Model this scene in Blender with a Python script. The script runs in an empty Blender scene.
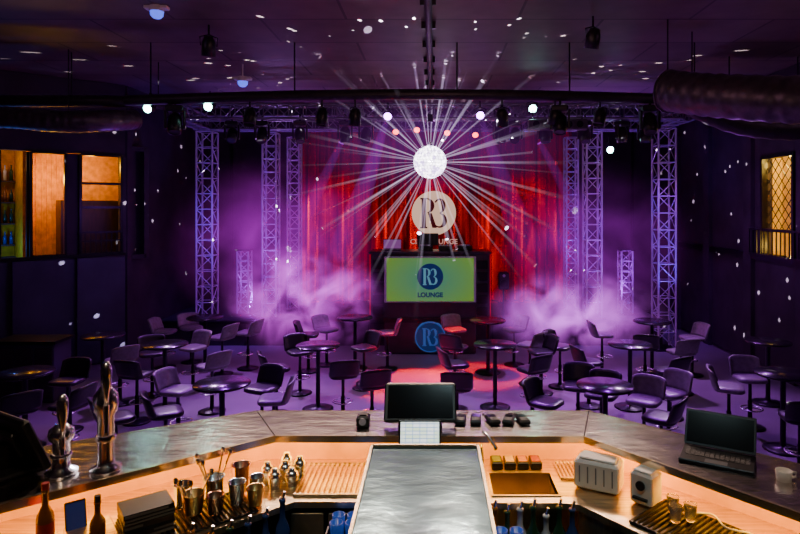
import bpy, math, random
from mathutils import Vector, Matrix, Euler
random.seed(7)
S=bpy.context.scene
H=3.35; F=600.0
def px(x,y,z):
    d=F*(H-z)/(y-205.0); return ((x-432)/F*d,d)

# ---------------------------------------------------------------- materials
MATS={}
def mat(name,col,rough=0.5,metal=0.0,var=0.15,scale=6.0,bump=0.0,emit=None,es=0.0,trans=0.0,coat=0.0,stretch=None,spec=0.5,dist=0.02):
    if name in MATS: return MATS[name]
    m=bpy.data.materials.new(name); m.use_nodes=True
    nt=m.node_tree; b=nt.nodes['Principled BSDF']
    tc=nt.nodes.new('ShaderNodeTexCoord'); mp=nt.nodes.new('ShaderNodeMapping')
    if stretch: mp.inputs['Scale'].default_value=stretch
    nt.links.new(tc.outputs['Object'],mp.inputs['Vector'])
    n=nt.nodes.new('ShaderNodeTexNoise'); n.inputs['Scale'].default_value=scale; n.inputs['Detail'].default_value=4
    nt.links.new(mp.outputs['Vector'],n.inputs['Vector'])
    r=nt.nodes.new('ShaderNodeValToRGB')
    r.color_ramp.elements[0].position=0.3; r.color_ramp.elements[1].position=0.7
    r.color_ramp.elements[0].color=(*[c*(1-var) for c in col],1)
    r.color_ramp.elements[1].color=(*[min(1,c*(1+var)) for c in col],1)
    nt.links.new(n.outputs['Fac'],r.inputs['Fac']); nt.links.new(r.outputs['Color'],b.inputs['Base Color'])
    b.inputs['Roughness'].default_value=rough; b.inputs['Metallic'].default_value=metal
    b.inputs['Transmission Weight'].default_value=trans
    b.inputs['Coat Weight'].default_value=coat
    b.inputs['Specular IOR Level'].default_value=spec
    if bump>0:
        bp=nt.nodes.new('ShaderNodeBump'); bp.inputs['Strength'].default_value=bump; bp.inputs['Distance'].default_value=dist
        nt.links.new(n.outputs['Fac'],bp.inputs['Height']); nt.links.new(bp.outputs['Normal'],b.inputs['Normal'])
    if emit:
        b.inputs['Emission Color'].default_value=(*emit,1); b.inputs['Emission Strength'].default_value=es
    MATS[name]=m; return m

black=mat('black_plastic',(0.012,0.012,0.014),0.4)
blackm=mat('black_metal',(0.02,0.02,0.024),0.35,0.6)
chrome=mat('chrome',(0.94,0.94,0.96),0.24,1.0,0.05)
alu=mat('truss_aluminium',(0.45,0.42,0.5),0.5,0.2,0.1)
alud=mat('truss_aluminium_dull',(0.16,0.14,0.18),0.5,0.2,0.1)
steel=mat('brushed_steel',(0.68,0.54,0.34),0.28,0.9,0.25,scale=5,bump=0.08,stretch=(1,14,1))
steeltop=mat('bar_top_steel',(0.66,0.61,0.59),0.2,1.0,0.3,scale=3,bump=0.16,stretch=(3,7,1),dist=0.025)
darksteel=mat('dark_steel',(0.10,0.19,0.22),0.2,0.85,0.35,scale=2.2,bump=0.14,stretch=(2,3,1),dist=0.03)
leather=mat('grey_leather',(0.23,0.21,0.23),0.34,0,0.15,scale=20,bump=0.1)
leatherb=mat('black_leather',(0.03,0.027,0.033),0.33,0,0.1,scale=20,bump=0.1)
tabletop=mat('table_laminate',(0.014,0.012,0.014),0.2,0,0.3)
white=mat('white_plastic',(0.8,0.76,0.70),0.4,0,0.04)
darkwood=mat('dark_wood',(0.06,0.035,0.02),0.4,0,0.4,scale=3,stretch=(8,1,1))
gold=mat('gold_brass',(0.8,0.5,0.18),0.3,1.0,0.1)
copper=mat('copper',(0.8,0.42,0.25),0.25,1.0,0.1)
warmpanel=mat('backsplash_panel',(0.85,0.42,0.02),0.4,0.1,0.2,scale=4,spec=0.2)
wallm=mat('dark_wall_paint',(0.04,0.026,0.045),0.8,0,0.3,scale=2,bump=0.1)
bluewall=mat('blue_wall_panel',(0.05,0.04,0.10),0.6,0,0.3,scale=1.5)
stagem=mat('stage_board',(0.03,0.022,0.033),0.5,0,0.3)
ductm=mat('duct_foil',(0.12,0.10,0.12),0.4,0.6,0.3,scale=9,bump=0.2)
ductk=mat('duct_black',(0.028,0.025,0.03),0.45,0.2,0.3,scale=9,bump=0.2)
def emis(name,col,s):
    return mat(name,tuple(c*0.02 for c in col),0.5,0,0.02,emit=col,es=s)
led=emis('warm_led',(1,0.48,0.02),12)
lampw=emis('lamp_cool_white',(0.35,1.0,0.85),40)
lampp=emis('lamp_purple',(0.5,0.12,1.0),30)
lampr=emis('lamp_red',(1,0.06,0.04),8)
redled=emis('red_led',(1,0.0,0.02),0.35)
logow=emis('projected_cream',(0.95,0.60,0.42),0.85)
projtx=emis('projected_text_cream',(0.9,0.4,0.33),0.6)
logod=emis('projected_dark_red',(0.12,0.0,0.005),0.3)
blueem=emis('sign_blue',(0.004,0.03,0.16),0.5)
bluelt=emis('sign_blue_light',(0.05,0.17,0.65),0.4)

def floor_mat():
    m=bpy.data.materials.new('club_floor'); m.use_nodes=True; nt=m.node_tree; b=nt.nodes['Principled BSDF']
    tc=nt.nodes.new('ShaderNodeTexCoord')
    n=nt.nodes.new('ShaderNodeTexNoise'); n.inputs['Scale'].default_value=1.3; n.inputs['Detail'].default_value=8
    nt.links.new(tc.outputs['Object'],n.inputs['Vector'])
    r=nt.nodes.new('ShaderNodeValToRGB'); r.color_ramp.elements[0].color=(0.17,0.15,0.18,1); r.color_ramp.elements[1].color=(0.34,0.31,0.35,1)
    nt.links.new(n.outputs['Fac'],r.inputs['Fac']); nt.links.new(r.outputs['Color'],b.inputs['Base Color'])
    b.inputs['Roughness'].default_value=0.3
    return m
def ceil_mat():
    m=bpy.data.materials.new('concrete_ceiling'); m.use_nodes=True; nt=m.node_tree; b=nt.nodes['Principled BSDF']
    tc=nt.nodes.new('ShaderNodeTexCoord')
    br=nt.nodes.new('ShaderNodeTexBrick'); br.inputs['Scale'].default_value=1.0
    br.inputs['Color1'].default_value=(0.13,0.10,0.09,1); br.inputs['Color2'].default_value=(0.19,0.14,0.13,1); br.inputs['Mortar'].default_value=(0.05,0.035,0.04,1)
    br.inputs['Mortar Size'].default_value=0.02; br.inputs['Brick Width'].default_value=2.4; br.inputs['Row Height'].default_value=1.2
    nt.links.new(tc.outputs['Object'],br.inputs['Vector'])
    n=nt.nodes.new('ShaderNodeTexNoise'); n.inputs['Scale'].default_value=2.5; n.inputs['Detail'].default_value=8
    nt.links.new(tc.outputs['Object'],n.inputs['Vector'])
    mx=nt.nodes.new('ShaderNodeMix'); mx.data_type='RGBA'; mx.blend_type='MULTIPLY'; mx.inputs[0].default_value=0.6
    nt.links.new(br.outputs['Color'],mx.inputs[6]); nt.links.new(n.outputs['Fac'],mx.inputs[7]); nt.links.new(mx.outputs[2],b.inputs['Base Color'])
    b.inputs['Roughness'].default_value=0.6
    return m
def curtain_mat():
    m=bpy.data.materials.new('red_velvet'); m.use_nodes=True; nt=m.node_tree; b=nt.nodes['Principled BSDF']
    tc=nt.nodes.new('ShaderNodeTexCoord'); mp=nt.nodes.new('ShaderNodeMapping'); mp.inputs['Scale'].default_value=(5,1,0.15)
    n=nt.nodes.new('ShaderNodeTexNoise'); n.inputs['Scale'].default_value=2; n.inputs['Detail'].default_value=3
    nt.links.new(tc.outputs['Object'],mp.inputs['Vector']); nt.links.new(mp.outputs['Vector'],n.inputs['Vector'])
    r=nt.nodes.new('ShaderNodeValToRGB'); r.color_ramp.elements[0].position=0.35; r.color_ramp.elements[1].position=0.65
    r.color_ramp.elements[0].color=(0.14,0.0005,0.002,1); r.color_ramp.elements[1].color=(0.5,0.002,0.006,1)
    nt.links.new(n.outputs['Fac'],r.inputs['Fac']); nt.links.new(r.outputs['Color'],b.inputs['Base Color'])
    b.inputs['Roughness'].default_value=0.95; b.inputs['Specular IOR Level'].default_value=0.03
    return m
floorm=floor_mat(); ceilm=ceil_mat(); curtm=curtain_mat()

# ---------------------------------------------------------------- mesh builder
class MB:
    def __init__(s): s.v=[]; s.f=[]; s.m=[]; s.sm=[]; s.mats=[]
    def mi(s,m):
        if m not in s.mats: s.mats.append(m)
        return s.mats.index(m)
    def add(s,vs,fs,m,smooth=False,M=None):
        o=len(s.v); i=s.mi(m)
        for v in vs:
            v=Vector(v)
            if M is not None: v=M@v
            s.v.append(v)
        for f in fs: s.f.append([o+k for k in f]); s.m.append(i); s.sm.append(smooth)
    def box(s,c,sz,m,rot=(0,0,0),M=None,bev=0.0):
        x,y,z=[k/2 for k in sz]
        T=Matrix.Translation(c)@Euler(rot).to_matrix().to_4x4()
        if M is not None: T=M@T
        if bev<=0:
            vs=[(-x,-y,-z),(x,-y,-z),(x,y,-z),(-x,y,-z),(-x,-y,z),(x,-y,z),(x,y,z),(-x,y,z)]
            fs=[(0,3,2,1),(4,5,6,7),(0,1,5,4),(1,2,6,5),(2,3,7,6),(3,0,4,7)]
            s.add(vs,fs,m,False,T); return
        vs=[];b=min(bev,x*.9,y*.9,z*.9)
        for zz,ins in ((-z,b),(-z+b,0),(z-b,0),(z,b)):
            X=x-ins;Y=y-ins;c2=b*0.6
            vs+=[(-X+c2,-Y,zz),(X-c2,-Y,zz),(X,-Y+c2,zz),(X,Y-c2,zz),(X-c2,Y,zz),(-X+c2,Y,zz),(-X,Y-c2,zz),(-X,-Y+c2,zz)]
        fs=[tuple(reversed(range(8))),tuple(range(24,32))]
        for r in range(3):
            for k in range(8): fs.append((r*8+k,r*8+(k+1)%8,(r+1)*8+(k+1)%8,(r+1)*8+k))
        s.add(vs,fs,m,False,T)
    def cyl(s,p0,p1,r0,m,r1=None,seg=12,M=None,caps=True):
        if r1 is None: r1=r0
        p0=Vector(p0);p1=Vector(p1); d=(p1-p0); 
        q=d.to_track_quat('Z','Y').to_matrix()
        vs=[];fs=[]
        for p,r in ((p0,r0),(p1,r1)):
            for k in range(seg):
                a=2*math.pi*k/seg; vs.append(p+q@Vector((r*math.cos(a),r*math.sin(a),0)))
        for k in range(seg): fs.append((k,(k+1)%seg,seg+(k+1)%seg,seg+k))
        s.add(vs,fs,m,seg>6,M)
        if caps:
            s.add(vs,[tuple(reversed(range(seg))),tuple(range(seg,2*seg))],m,False,M)
    def lathe(s,prof,c,m,seg=20,M=None):
        vs=[];fs=[];n=len(prof)
        for r,z in prof:
            for k in range(seg):
                a=2*math.pi*k/seg; vs.append((c[0]+r*math.cos(a),c[1]+r*math.sin(a),c[2]+z))
        for i in range(n-1):
            for k in range(seg): fs.append((i*seg+k,i*seg+(k+1)%seg,(i+1)*seg+(k+1)%seg,(i+1)*seg+k))
        s.add(vs,fs,m,True,M)
    def tube(s,pts,r,m,seg=8,M=None,closed=False):
        pts=[Vector(p) for p in pts]; n=len(pts); vs=[];fs=[]
        for i,p in enumerate(pts):
            if closed: t=pts[(i+1)%n]-pts[i-1]
            else: t=pts[min(i+1,n-1)]-pts[max(i-1,0)]
            q=t.to_track_quat('Z','Y').to_matrix()
            rr=r[i] if isinstance(r,(list,tuple)) else r
            for k in range(seg):
                a=2*math.pi*k/seg; vs.append(p+q@Vector((rr*math.cos(a),rr*math.sin(a),0)))
        for i in range(n if closed else n-1):
            j=(i+1)%n
            for k in range(seg): fs.append((i*seg+k,i*seg+(k+1)%seg,j*seg+(k+1)%seg,j*seg+k))
        s.add(vs,fs,m,True,M)
    def prism(s,poly,z0,z1,m,M=None):
        n=len(poly); vs=[(p[0],p[1],z0) for p in poly]+[(p[0],p[1],z1) for p in poly]
        fs=[tuple(reversed(range(n))),tuple(range(n,2*n))]+[(k,(k+1)%n,n+(k+1)%n,n+k) for k in range(n)]
        s.add(vs,fs,m,False,M)
    def sphere(s,c,r,m,seg=16,rings=10,sc=(1,1,1),M=None,smooth=True):
        vs=[];fs=[]
        for i in range(rings+1):
            t=math.pi*i/rings
            for k in range(seg):
                a=2*math.pi*k/seg; vs.append((c[0]+r*sc[0]*math.sin(t)*math.cos(a),c[1]+r*sc[1]*math.sin(t)*math.sin(a),c[2]+r*sc[2]*math.cos(t)))
        for i in range(rings):
            for k in range(seg): fs.append((i*seg+k,(i+1)*seg+k,(i+1)*seg+(k+1)%seg,i*seg+(k+1)%seg))
        s.add(vs,fs,m,smooth,M)
    def mesh(s,name):
        me=bpy.data.meshes.new(name); me.from_pydata([tuple(v) for v in s.v],[],s.f)
        for m in s.mats: me.materials.append(m)
        me.polygons.foreach_set('material_index',s.m); me.polygons.foreach_set('use_smooth',s.sm); me.update(); return me
    def obj(s,name,loc=(0,0,0),rz=0,rot=None):
        o=bpy.data.objects.new(name,s.mesh(name)); S.collection.objects.link(o)
        o.location=loc; o.rotation_euler=rot if rot else (0,0,rz); return o
def inst(name,me,loc,rz=0):
    o=bpy.data.objects.new(name,me); S.collection.objects.link(o); o.location=loc; o.rotation_euler=(0,0,rz); return o
def text(body,size,m,loc,rot=(math.pi/2,0,0),parent=None,name='lettering',ext=0.006,scale=(1,1,1),align='CENTER',bold=0.0):
    c=bpy.data.curves.new(name,'FONT'); c.body=body; c.size=size; c.align_x=align; c.align_y='CENTER'; c.extrude=ext; c.offset=bold
    c.materials.append(m); o=bpy.data.objects.new(name,c); S.collection.objects.link(o)
    o.location=loc; o.rotation_euler=rot; o.scale=scale
    if parent: o.parent=parent
    return o
def monogram(parent,loc,h,m,yo):
    b=MB(); t=h*0.15
    def V(x,z0,z1,w=t): b.box((x,0,(z0+z1)/2),(w,0.012,z1-z0),m)
    def Hh(x0,x1,z,w=t*0.35): b.box(((x0+x1)/2,0,z),(x1-x0,0.012,w),m)
    def bowl(cx,cz,rx,rz,a0,a1,w0,w1):
        n=18; vs=[];fs=[]
        for k in range(n+1):
            a=a0+(a1-a0)*k/n; w=w0+(w1-w0)*math.sin(math.pi*k/n)
            for q in (0,w):
                for yy in (-0.006,0.006): vs.append((cx+(rx-q)*math.cos(a),yy,cz+(rz-q*0.5)*math.sin(a)))
        for k in range(n):
            o=k*4; fs+= [(o,o+4,o+6,o+2),(o+1,o+3,o+7,o+5),(o,o+1,o+5,o+4),(o+2,o+6,o+7,o+3)]
        b.add(vs,fs,m)
    hh=h/2
    V(-0.34*h,-hh,hh); Hh(-0.46*h,-0.2*h,hh-0.01*h); Hh(-0.46*h,-0.22*h,-hh+0.01*h)
    bowl(-0.22*h,hh*0.5,0.24*h,hh*0.5,math.pi/2,-math.pi/2,t*0.35,t*1.0)
    b.add([(-0.2*h,-.006,0),(-0.07*h,-.006,0),(0.10*h,-.006,-hh),(-0.05*h,-.006,-hh),(-0.2*h,.006,0),(-0.07*h,.006,0),(0.10*h,.006,-hh),(-0.05*h,.006,-hh)],[(0,3,2,1),(4,5,6,7),(0,1,5,4),(1,2,6,5),(2,3,7,6),(3,0,4,7)],m)
    bowl(0.20*h,hh*0.5,0.20*h,hh*0.5,math.pi*0.85,-math.pi/2,t*0.35,t)
    bowl(0.20*h,-hh*0.5,0.25*h,hh*0.5,math.pi/2,-math.pi*0.8,t*0.35,t)
    o=b.obj('monogram',(loc[0],loc[1]+yo,loc[2])); o.parent=parent; return o

# ---------------------------------------------------------------- room shell
CZ=5.95
b=MB(); b.box((-1,8,-0.1),(19,22,0.2),floorm); b.obj('floor')
b=MB(); b.box((-1,8,CZ+0.1),(19,22,0.2),ceilm); b.obj('ceiling')
b=MB(); b.box((0,18.1,3),(17,0.2,6),wallm)
for x in range(-6,7,2): b.box((x,17.97,3),(0.06,0.06,6),blackm)
b.obj('wall_back')
b=MB(); b.box((-1,-3.1,3),(19,0.2,6),wallm); b.obj('wall_front')
b=MB(); b.box((-9.1,3.95,3),(0.2,14,6),wallm); b.box((-6.75,15.6,3),(0.2,5,6),wallm); b.obj('wall_left')
u=Vector((2.35,2.14,0)).normalized(); ang=math.atan2(u.y,u.x)
Mw=Matrix.Translation((-9,10.86,0))@Matrix.Rotation(ang,4,'Z')
L=3.18
b=MB()
b.box((L/2,0.1,1.15),(L,0.2,2.3),bluewall,M=Mw)
b.box((L/2,0.1,(4.42+5.94)/2),(L,0.2,5.94-4.42),wallm,M=Mw)
for t0,t1 in ((-0.2,0.35),(2.07,2.30),(3.10,3.2)): b.box(((t0+t1)/2,0.1,3.35),(t1-t0,0.2,2.1),wallm,M=Mw)
for t in (0.95,1.43): b.box((t,0.08,3.35),(0.07,0.12,2.1),blackm,M=Mw)
b.box((L/2,-0.03,2.3),(L,0.1,0.06),blackm,M=Mw)
b.box((2.7,-0.05,2.6),(0.85,0.03,0.03),blackm,M=Mw); b.box((2.7,-0.05,2.78),(0.85,0.03,0.04),blackm,M=Mw)
for k in range(9): b.box((2.3+k*0.1,-0.05,2.55),(0.02,0.02,0.45),blackm,M=Mw)
for k in range(3): b.box((0.3+k*1.1,-0.05,1.15),(0.5,0.08,2.2),bluewall,M=Mw)
b.obj('wall_left_angled')
amber=mat('amber_plaster',(0.85,0.38,0.005),0.7,0,0.25,scale=8,spec=0.1)
b=MB()
b.box((L/2,1.6,3.35),(L+1,0.1,2.6),amber,M=Mw); b.box((L/2,0.9,2.2),(L+1,1.4,0.1),wallm,M=Mw); b.box((L/2,0.9,4.6),(L+1,1.4,0.1),wallm,M=Mw)
b.box((-0.5,0.9,3.4),(0.1,1.4,2.5),wallm,M=Mw); b.box((L+0.5,0.9,3.4),(0.1,1.4,2.5),wallm,M=Mw); b.box((1.42,1.0,3.4),(0.06,1.1,2.4),amber,M=Mw)
b.box((2.75,1.2,2.85),(1.2,0.5,1.2),darkwood,M=Mw)
for k in range(12): b.box((1.5+k*0.1,1.53,3.4),(0.03,0.04,2.3),amber,M=Mw)
b.obj('wall_side_room')
b=MB()
bl=[mat('bottle_amber',(0.35,0.12,0.02),0.15,0),mat('bottle_blue',(0.03,0.06,0.2),0.15,0),mat('bottle_green',(0.02,0.07,0.03),0.15,0),mat('bottle_clear',(0.6,0.62,0.65),0.1,0)]
def bottle(b,c,h,m,M=None,r=0.035):
    b.lathe([(0,0),(r,0),(r,h*0.55),(r*0.9,h*0.62),(r*0.38,h*0.75),(r*0.36,h*0.95),(r*0.45,h*0.96),(r*0.45,h),(0,h)],c,m,10,M)
for z in (2.5,2.95,3.4,3.85):
    b.box((0.62,1.4,z),(1.5,0.25,0.03),darkwood,M=Mw)
    for k in range(13): bottle(b,(0.0+k*0.11,1.38,z+0.02),random.uniform(0.26,0.34),random.choice(bl),Mw)
b.obj('bottle_shelf')
def wpt(t,n,z): return Mw@Vector((t,n,z))
def frame(name,M,x0,x1,z0,z1,mull=(),tr=()):
    b=MB(); w=0.05
    for x in (x0,x1)+tuple(mull): b.box((x,0.0,(z0+z1)/2),(w,0.08,z1-z0),blackm,M=M)
    for z in (z0,z1)+tuple(tr): b.box(((x0+x1)/2,0,z),(x1-x0,0.08,w),blackm,M=M)
    return b.obj(name)
Mf=Mw@Matrix.Translation((0,-0.02,0))
frame('window_1',Mf,0.35,0.95,2.33,4.4); frame('door_1',Mf,1.46,2.05,2.33,4.4); frame('window_2',Mf,2.32,3.1,2.33,4.4,(),(3.3,3.8))
b=MB()
b.box((6.8,4.05,3),(0.2,14.1,5.9),wallm); b.box((6.8,15.13,3),(0.2,5.95,5.9),wallm)
b.box((6.8,11.63,1.17),(0.2,1.05,2.35),wallm); b.box((6.8,11.63,5.12),(0.2,1.05,1.64),wallm)
for yy in (9.5,12.6,14.5,16.3): b.box((6.66,yy,2.6),(0.1,0.3,5.2),wallm)
b.box((6.66,13,2.3),(0.08,9,0.12),blackm)
b.obj('wall_right')
lat=mat('lattice_panel',(0.85,0.6,0.15),0.6,spec=0.1)
b=MB(); b.box((7.25,11.63,3.33),(0.05,1.5,2.3),lat)
for z in (2.2,4.45): b.box((7.05,11.63,z),(0.5,1.6,0.05),wallm)
for y in (10.85,12.4): b.box((7.05,y,3.33),(0.5,0.05,2.3),lat)
b.obj('wall_side_niche')
b=MB()
for y in (11.1,12.15): b.box((6.72,y,3.33),(0.12,0.07,2.0),blackm)
for z in (2.35,2.85,4.3): b.box((6.72,11.63,z),(0.12,1.05,0.06),blackm)
y0,y1,z0,z1=11.13,12.12,2.88,4.28
def clipline(ya,za,dy,dz,t):
    pts=[]
    for k in range(0,201):
        s_=k/200*t; y=ya+dy*s_; z=za+dz*s_
        if y0<=y<=y1 and z0<=z<=z1: pts.append((y,z))
    return (pts[0],pts[-1]) if len(pts)>1 else None
for sgn in (1,-1):
    for k in range(-7,8):
        r=clipline(y0 if sgn>0 else y1,z0+k*0.22,sgn*1.0,1.0,1.1)
        if r and (abs(r[0][0]-r[1][0])>0.02): b.cyl((6.78,r[0][0],r[0][1]),(6.78,r[1][0],r[1][1]),0.009,blackm,seg=5)
b.obj('window_3')
b=MB()
for z in (2.35,2.86): b.box((6.6,11.5,z),(0.04,2.0,0.04),blackm)
for k in range(15): b.box((6.6,10.52+k*0.14,2.6),(0.02,0.02,0.5),blackm)
b.obj('balcony_railing')
b=MB(); b.box((-1,17.96,0.08),(15,0.04,0.16),blackm); b.obj('baseboard_back')

b=MB(); b.box((-0.5,16.1,0.3),(12.0,3.6,0.6),stagem); b.box((-0.5,14.24,0.57),(12.0,0.12,0.06),blackm)
for k in range(13): b.box((-6.4+k*0.98,14.28,0.28),(0.03,0.03,0.55),blackm)
b.obj('stage_platform')

def curtain(name,x0,x1,y,z0,z1,per=0.32,amp=0.17):
    n=int((x1-x0)/0.02); vs=[];fs=[]; rows=9
    rnd=[random.uniform(0.5,1.4) for _ in range(400)]
    for r in range(rows):
        v=r/(rows-1); z=z1+(z0-z1)*v
        for i in range(n+1):
            x=x0+(x1-x0)*i/n; p=(x-x0)/per; a=amp*rnd[int(p)%400]*(0.6+0.4*v)
            yy=y+a*math.sin(2*math.pi*p)+0.05*math.sin(x*2.3)
            vs.append((x+0.03*math.sin(p*2.1+v),yy,z))
    for r in range(rows-1):
        for i in range(n): fs.append((r*(n+1)+i,r*(n+1)+i+1,(r+1)*(n+1)+i+1,(r+1)*(n+1)+i))
    b=MB(); b.add(vs,fs,curtm,True)
    b.cyl((x0,y,z1+0.03),(x1,y,z1+0.03),0.04,blackm)
    return b.obj(name)
curtain('stage_curtain',-3.75,4.0,17.1,0.62,5.5)

def disc(b,c,r,th,m,seg=48): b.cyl((c[0],c[1]-th/2,c[2]),(c[0],c[1]+th/2,c[2]),r,m,seg=seg)
e=bpy.data.objects.new('projected_logo',None); S.collection.objects.link(e); e.location=(0.05,16.3,3.13)
b=MB(); disc(b,(0,0,0),0.6,0.05,logow); b.cyl((-0.3,0,0.5),(-0.3,0,2.4),0.006,blackm,seg=5); b.cyl((0.3,0,0.5),(0.3,0,2.4),0.006,blackm,seg=5)  # glowing disc on wires stands in for a logo projected on the curtain
o=b.obj('projected_logo_disc'); o.parent=e
monogram(e,(0.0,0,0),0.8,logod,-0.04)
text('CLUB LOUNGE',0.19,projtx,(0,0,-0.78),parent=e,name='projected_words',bold=0.004)

# DJ booth
e=bpy.data.objects.new('dj_booth',None); S.collection.objects.link(e); e.location=(0,13.4,0)
boothm=mat('booth_black',(0.04,0.034,0.045),0.3,0,0.2)
b=MB()
b.box((-0.04,0.38,1.55),(2.66,0.74,1.5),boothm,bev=0.03)
b.box((-0.04,0.38,2.28),(2.74,0.82,0.06),boothm,bev=0.02)
b.box((-0.04,0.4,0.4),(2.05,0.7,0.8),boothm,bev=0.03)
b.box((-0.04,-0.01,0.78),(2.7,0.06,0.1),blackm)
for sx in (-1,1):
    for k in range(5): b.box((-0.04+sx*(1.16),-0.015,0.98+k*0.26),(0.25,0.03,0.2),blackm,bev=0.01)
    b.box((-0.04+sx*1.345,0.02,1.55),(0.02,0.02,1.4),redled)
b.box((-0.04,-0.03,1.69),(2.04,0.05,1.03),alu,bev=0.01)
o=b.obj('booth_body'); o.parent=e
m=bpy.data.materials.new('led_screen'); m.use_nodes=True; nt=m.node_tree; bs=nt.nodes['Principled BSDF']
tc=nt.nodes.new('ShaderNodeTexCoord'); gr=nt.nodes.new('ShaderNodeTexGradient'); gr.gradient_type='SPHERICAL'
mp=nt.nodes.new('ShaderNodeMapping'); mp.inputs['Scale'].default_value=(0.8,0.3,1.2); nt.links.new(tc.outputs['Object'],mp.inputs['Vector']); nt.links.new(mp.outputs['Vector'],gr.inputs['Vector'])
r=nt.nodes.new('ShaderNodeValToRGB'); r.color_ramp.elements[0].position=0.0; r.color_ramp.elements[0].color=(0.21,0.42,0.03,1); r.color_ramp.elements[1].position=0.8; r.color_ramp.elements[1].color=(0.09,0.33,0.20,1)
nt.links.new(gr.outputs['Fac'],r.inputs['Fac']); nt.links.new(r.outputs['Color'],bs.inputs['Emission Color']); bs.inputs['Emission Strength'].default_value=0.6
bs.inputs['Base Color'].default_value=(0.01,0.01,0.01,1)
b=MB(); b.box((0,0,0),(1.94,0.02,0.96),m); o=b.obj('led_screen',(-0.04,-0.06,1.69)); o.parent=e
sgreen=mat('screen_txt',(0.02,0.04,0.03),emit=(0.10,0.30,0.40),es=0.8)
b=MB(); disc(b,(-0.04,-0.08,1.76),0.29,0.015,blueem); disc(b,(-0.04,0.0,0.42),0.34,0.16,bluelt); disc(b,(-0.04,-0.05,0.42),0.315,0.09,blueem); o=b.obj('logo_discs'); o.parent=e
monogram(e,(-0.04,0,1.76),0.36,sgreen,-0.095)
text('LOUNGE',0.14,blueem,(-0.04,-0.08,1.35),parent=e,bold=0.006)
monogram(e,(-0.04,0,0.42),0.38,bluelt,-0.105)

b=MB(); 
for x in (-0.45,0.45):
    b.box((x,0,0.06),(0.34,0.4,0.1),blackm,bev=0.01); b.cyl((x,0,0.11),(x,0,0.13),0.12,alu,seg=24)
b.box((0,0,0.06),(0.3,0.4,0.1),black,bev=0.01)
for k in range(4):
    for j in range(3): b.cyl((-0.1+k*0.07,-0.1+j*0.1,0.11),(-0.1+k*0.07,-0.1+j*0.1,0.13),0.015,alu,seg=8)
b.obj('dj_mixer_deck',(0.3,13.8,2.31))
def laptop(name,loc,rz,scr,w=0.36,d=0.25,tilt=0.35,keys=True,lh=0.235):
    b=MB(); b.box((0,0,0.01),(w,d,0.018),blackm,bev=0.004)
    if keys:
        for i in range(13):
            for j in range(5): b.box((-w/2+0.03+i*(w-0.06)/12,d*0.3-j*d*0.1,0.0205),(w*0.055,d*0.075,0.003),mat('key_grey',(0.05,0.05,0.055),0.5))
        b.box((0,-d*0.36,0.0195),(w*0.3,d*0.22,0.002),mat('touchpad',(0.12,0.12,0.13),0.3))
    M=Matrix.Translation((0,d/2,0.02))@Matrix.Rotation(-tilt,4,'X')
    b.box((0,0.004,lh/2),(w,0.01,lh),blackm,M=M,bev=0.003); b.box((0,-0.003,lh/2),(w-0.02,0.004,lh-0.03),scr,M=M)
    return b.obj(name,loc,rz)
scrp=emis('screen_purple',(0.45,0.12,0.5),0.4)
scrk=mat('screen_off',(0.006,0.006,0.008),0.12)
laptop('laptop',(-0.92,13.75,2.31),0,scrp,0.42,0.28,0.2)
b=MB(); b.box((0,0,0.02),(0.25,0.2,0.03),black,bev=0.01); b.cyl((0,0.03,0.03),(0,0.03,0.16),0.025,black); b.box((0,0,0.24),(0.5,0.05,0.28),black,bev=0.015)
for k in range(6): b.box((-0.2+k*0.08,-0.027,0.24),(0.02,0.006,0.2),blackm)
b.obj('dj_monitor',(-0.1,14.0,2.31))
b=MB()
b.box((0,0,0.02),(0.3,0.3,0.03),blackm,bev=0.008); b.cyl((0,0,0.03),(0,0,0.7),0.02,blackm); b.box((0,0,0.9),(0.26,0.24,0.42),black,bev=0.03)
b.cyl((0,-0.12,0.84),(0,-0.135,0.84),0.1,blackm,seg=24); b.cyl((0,-0.12,1.03),(0,-0.13,1.03),0.035,alu,seg=16)
b.obj('monitor_speaker',(1.75,14.7,0.6)); 

# ---------------------------------------------------------------- trusses
def truss(b,p0,p1,w,m,step=None,rc=0.026,rd=0.012):
    p0=Vector(p0);p1=Vector(p1);d=(p1-p0);Ln=d.length;dn=d.normalized()
    if abs(dn.z)>0.9: a=Vector((1,0,0));c=Vector((0,1,0))
    else: a=Vector((0,0,1)); c=dn.cross(a).normalized()
    h=w/2; cs=[a*h+c*h,a*h-c*h,-a*h-c*h,-a*h+c*h]
    for k in cs: b.cyl(p0+k,p1+k,rc,m,seg=8)
    n=max(2,round(Ln/(step or w))); 
    for f in range(4):
        A=cs[f];B=cs[(f+1)%4]
        for i in range(n):
            q0=p0+dn*(Ln*i/n);q1=p0+dn*(Ln*(i+1)/n)
            if i%2==0: b.cyl(q0+A,q1+B,rd,m,seg=5)
            else: b.cyl(q0+B,q1+A,rd,m,seg=5)
            b.cyl(q1+A,q1+B,rd,m,seg=5,caps=False)
for (X,Y,z0,w) in ((-5.47,14.6,0.6,0.38),(-3.97,14.8,0.6,0.33),(-3.62,15.8,0.6,0.3),(3.66,15.8,0.6,0.3),(3.9,14.6,0.6,0.36),(5.41,14.0,0.0,0.40)):
    b=MB(); truss(b,(X,Y,z0+0.03),(X,Y,5.12),w,alu); b.box((X,Y,z0+0.015),(w*1.5,w*1.5,0.03),blackm)
    b.obj('truss_tower')
for (X,Y) in ((-4.75,15.2),(4.9,15.2)):
    b=MB(); truss(b,(X,Y,0.63),(X,Y,2.2),0.28,alu); b.box((X,Y,0.615),(0.5,0.5,0.03),blackm); b.box((X,Y,2.22),(0.36,0.36,0.04),blackm)
    b.obj('truss_podium')
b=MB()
truss(b,(-5.7,14.5,5.32),(5.7,14.5,5.32),0.32,alud)
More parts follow.
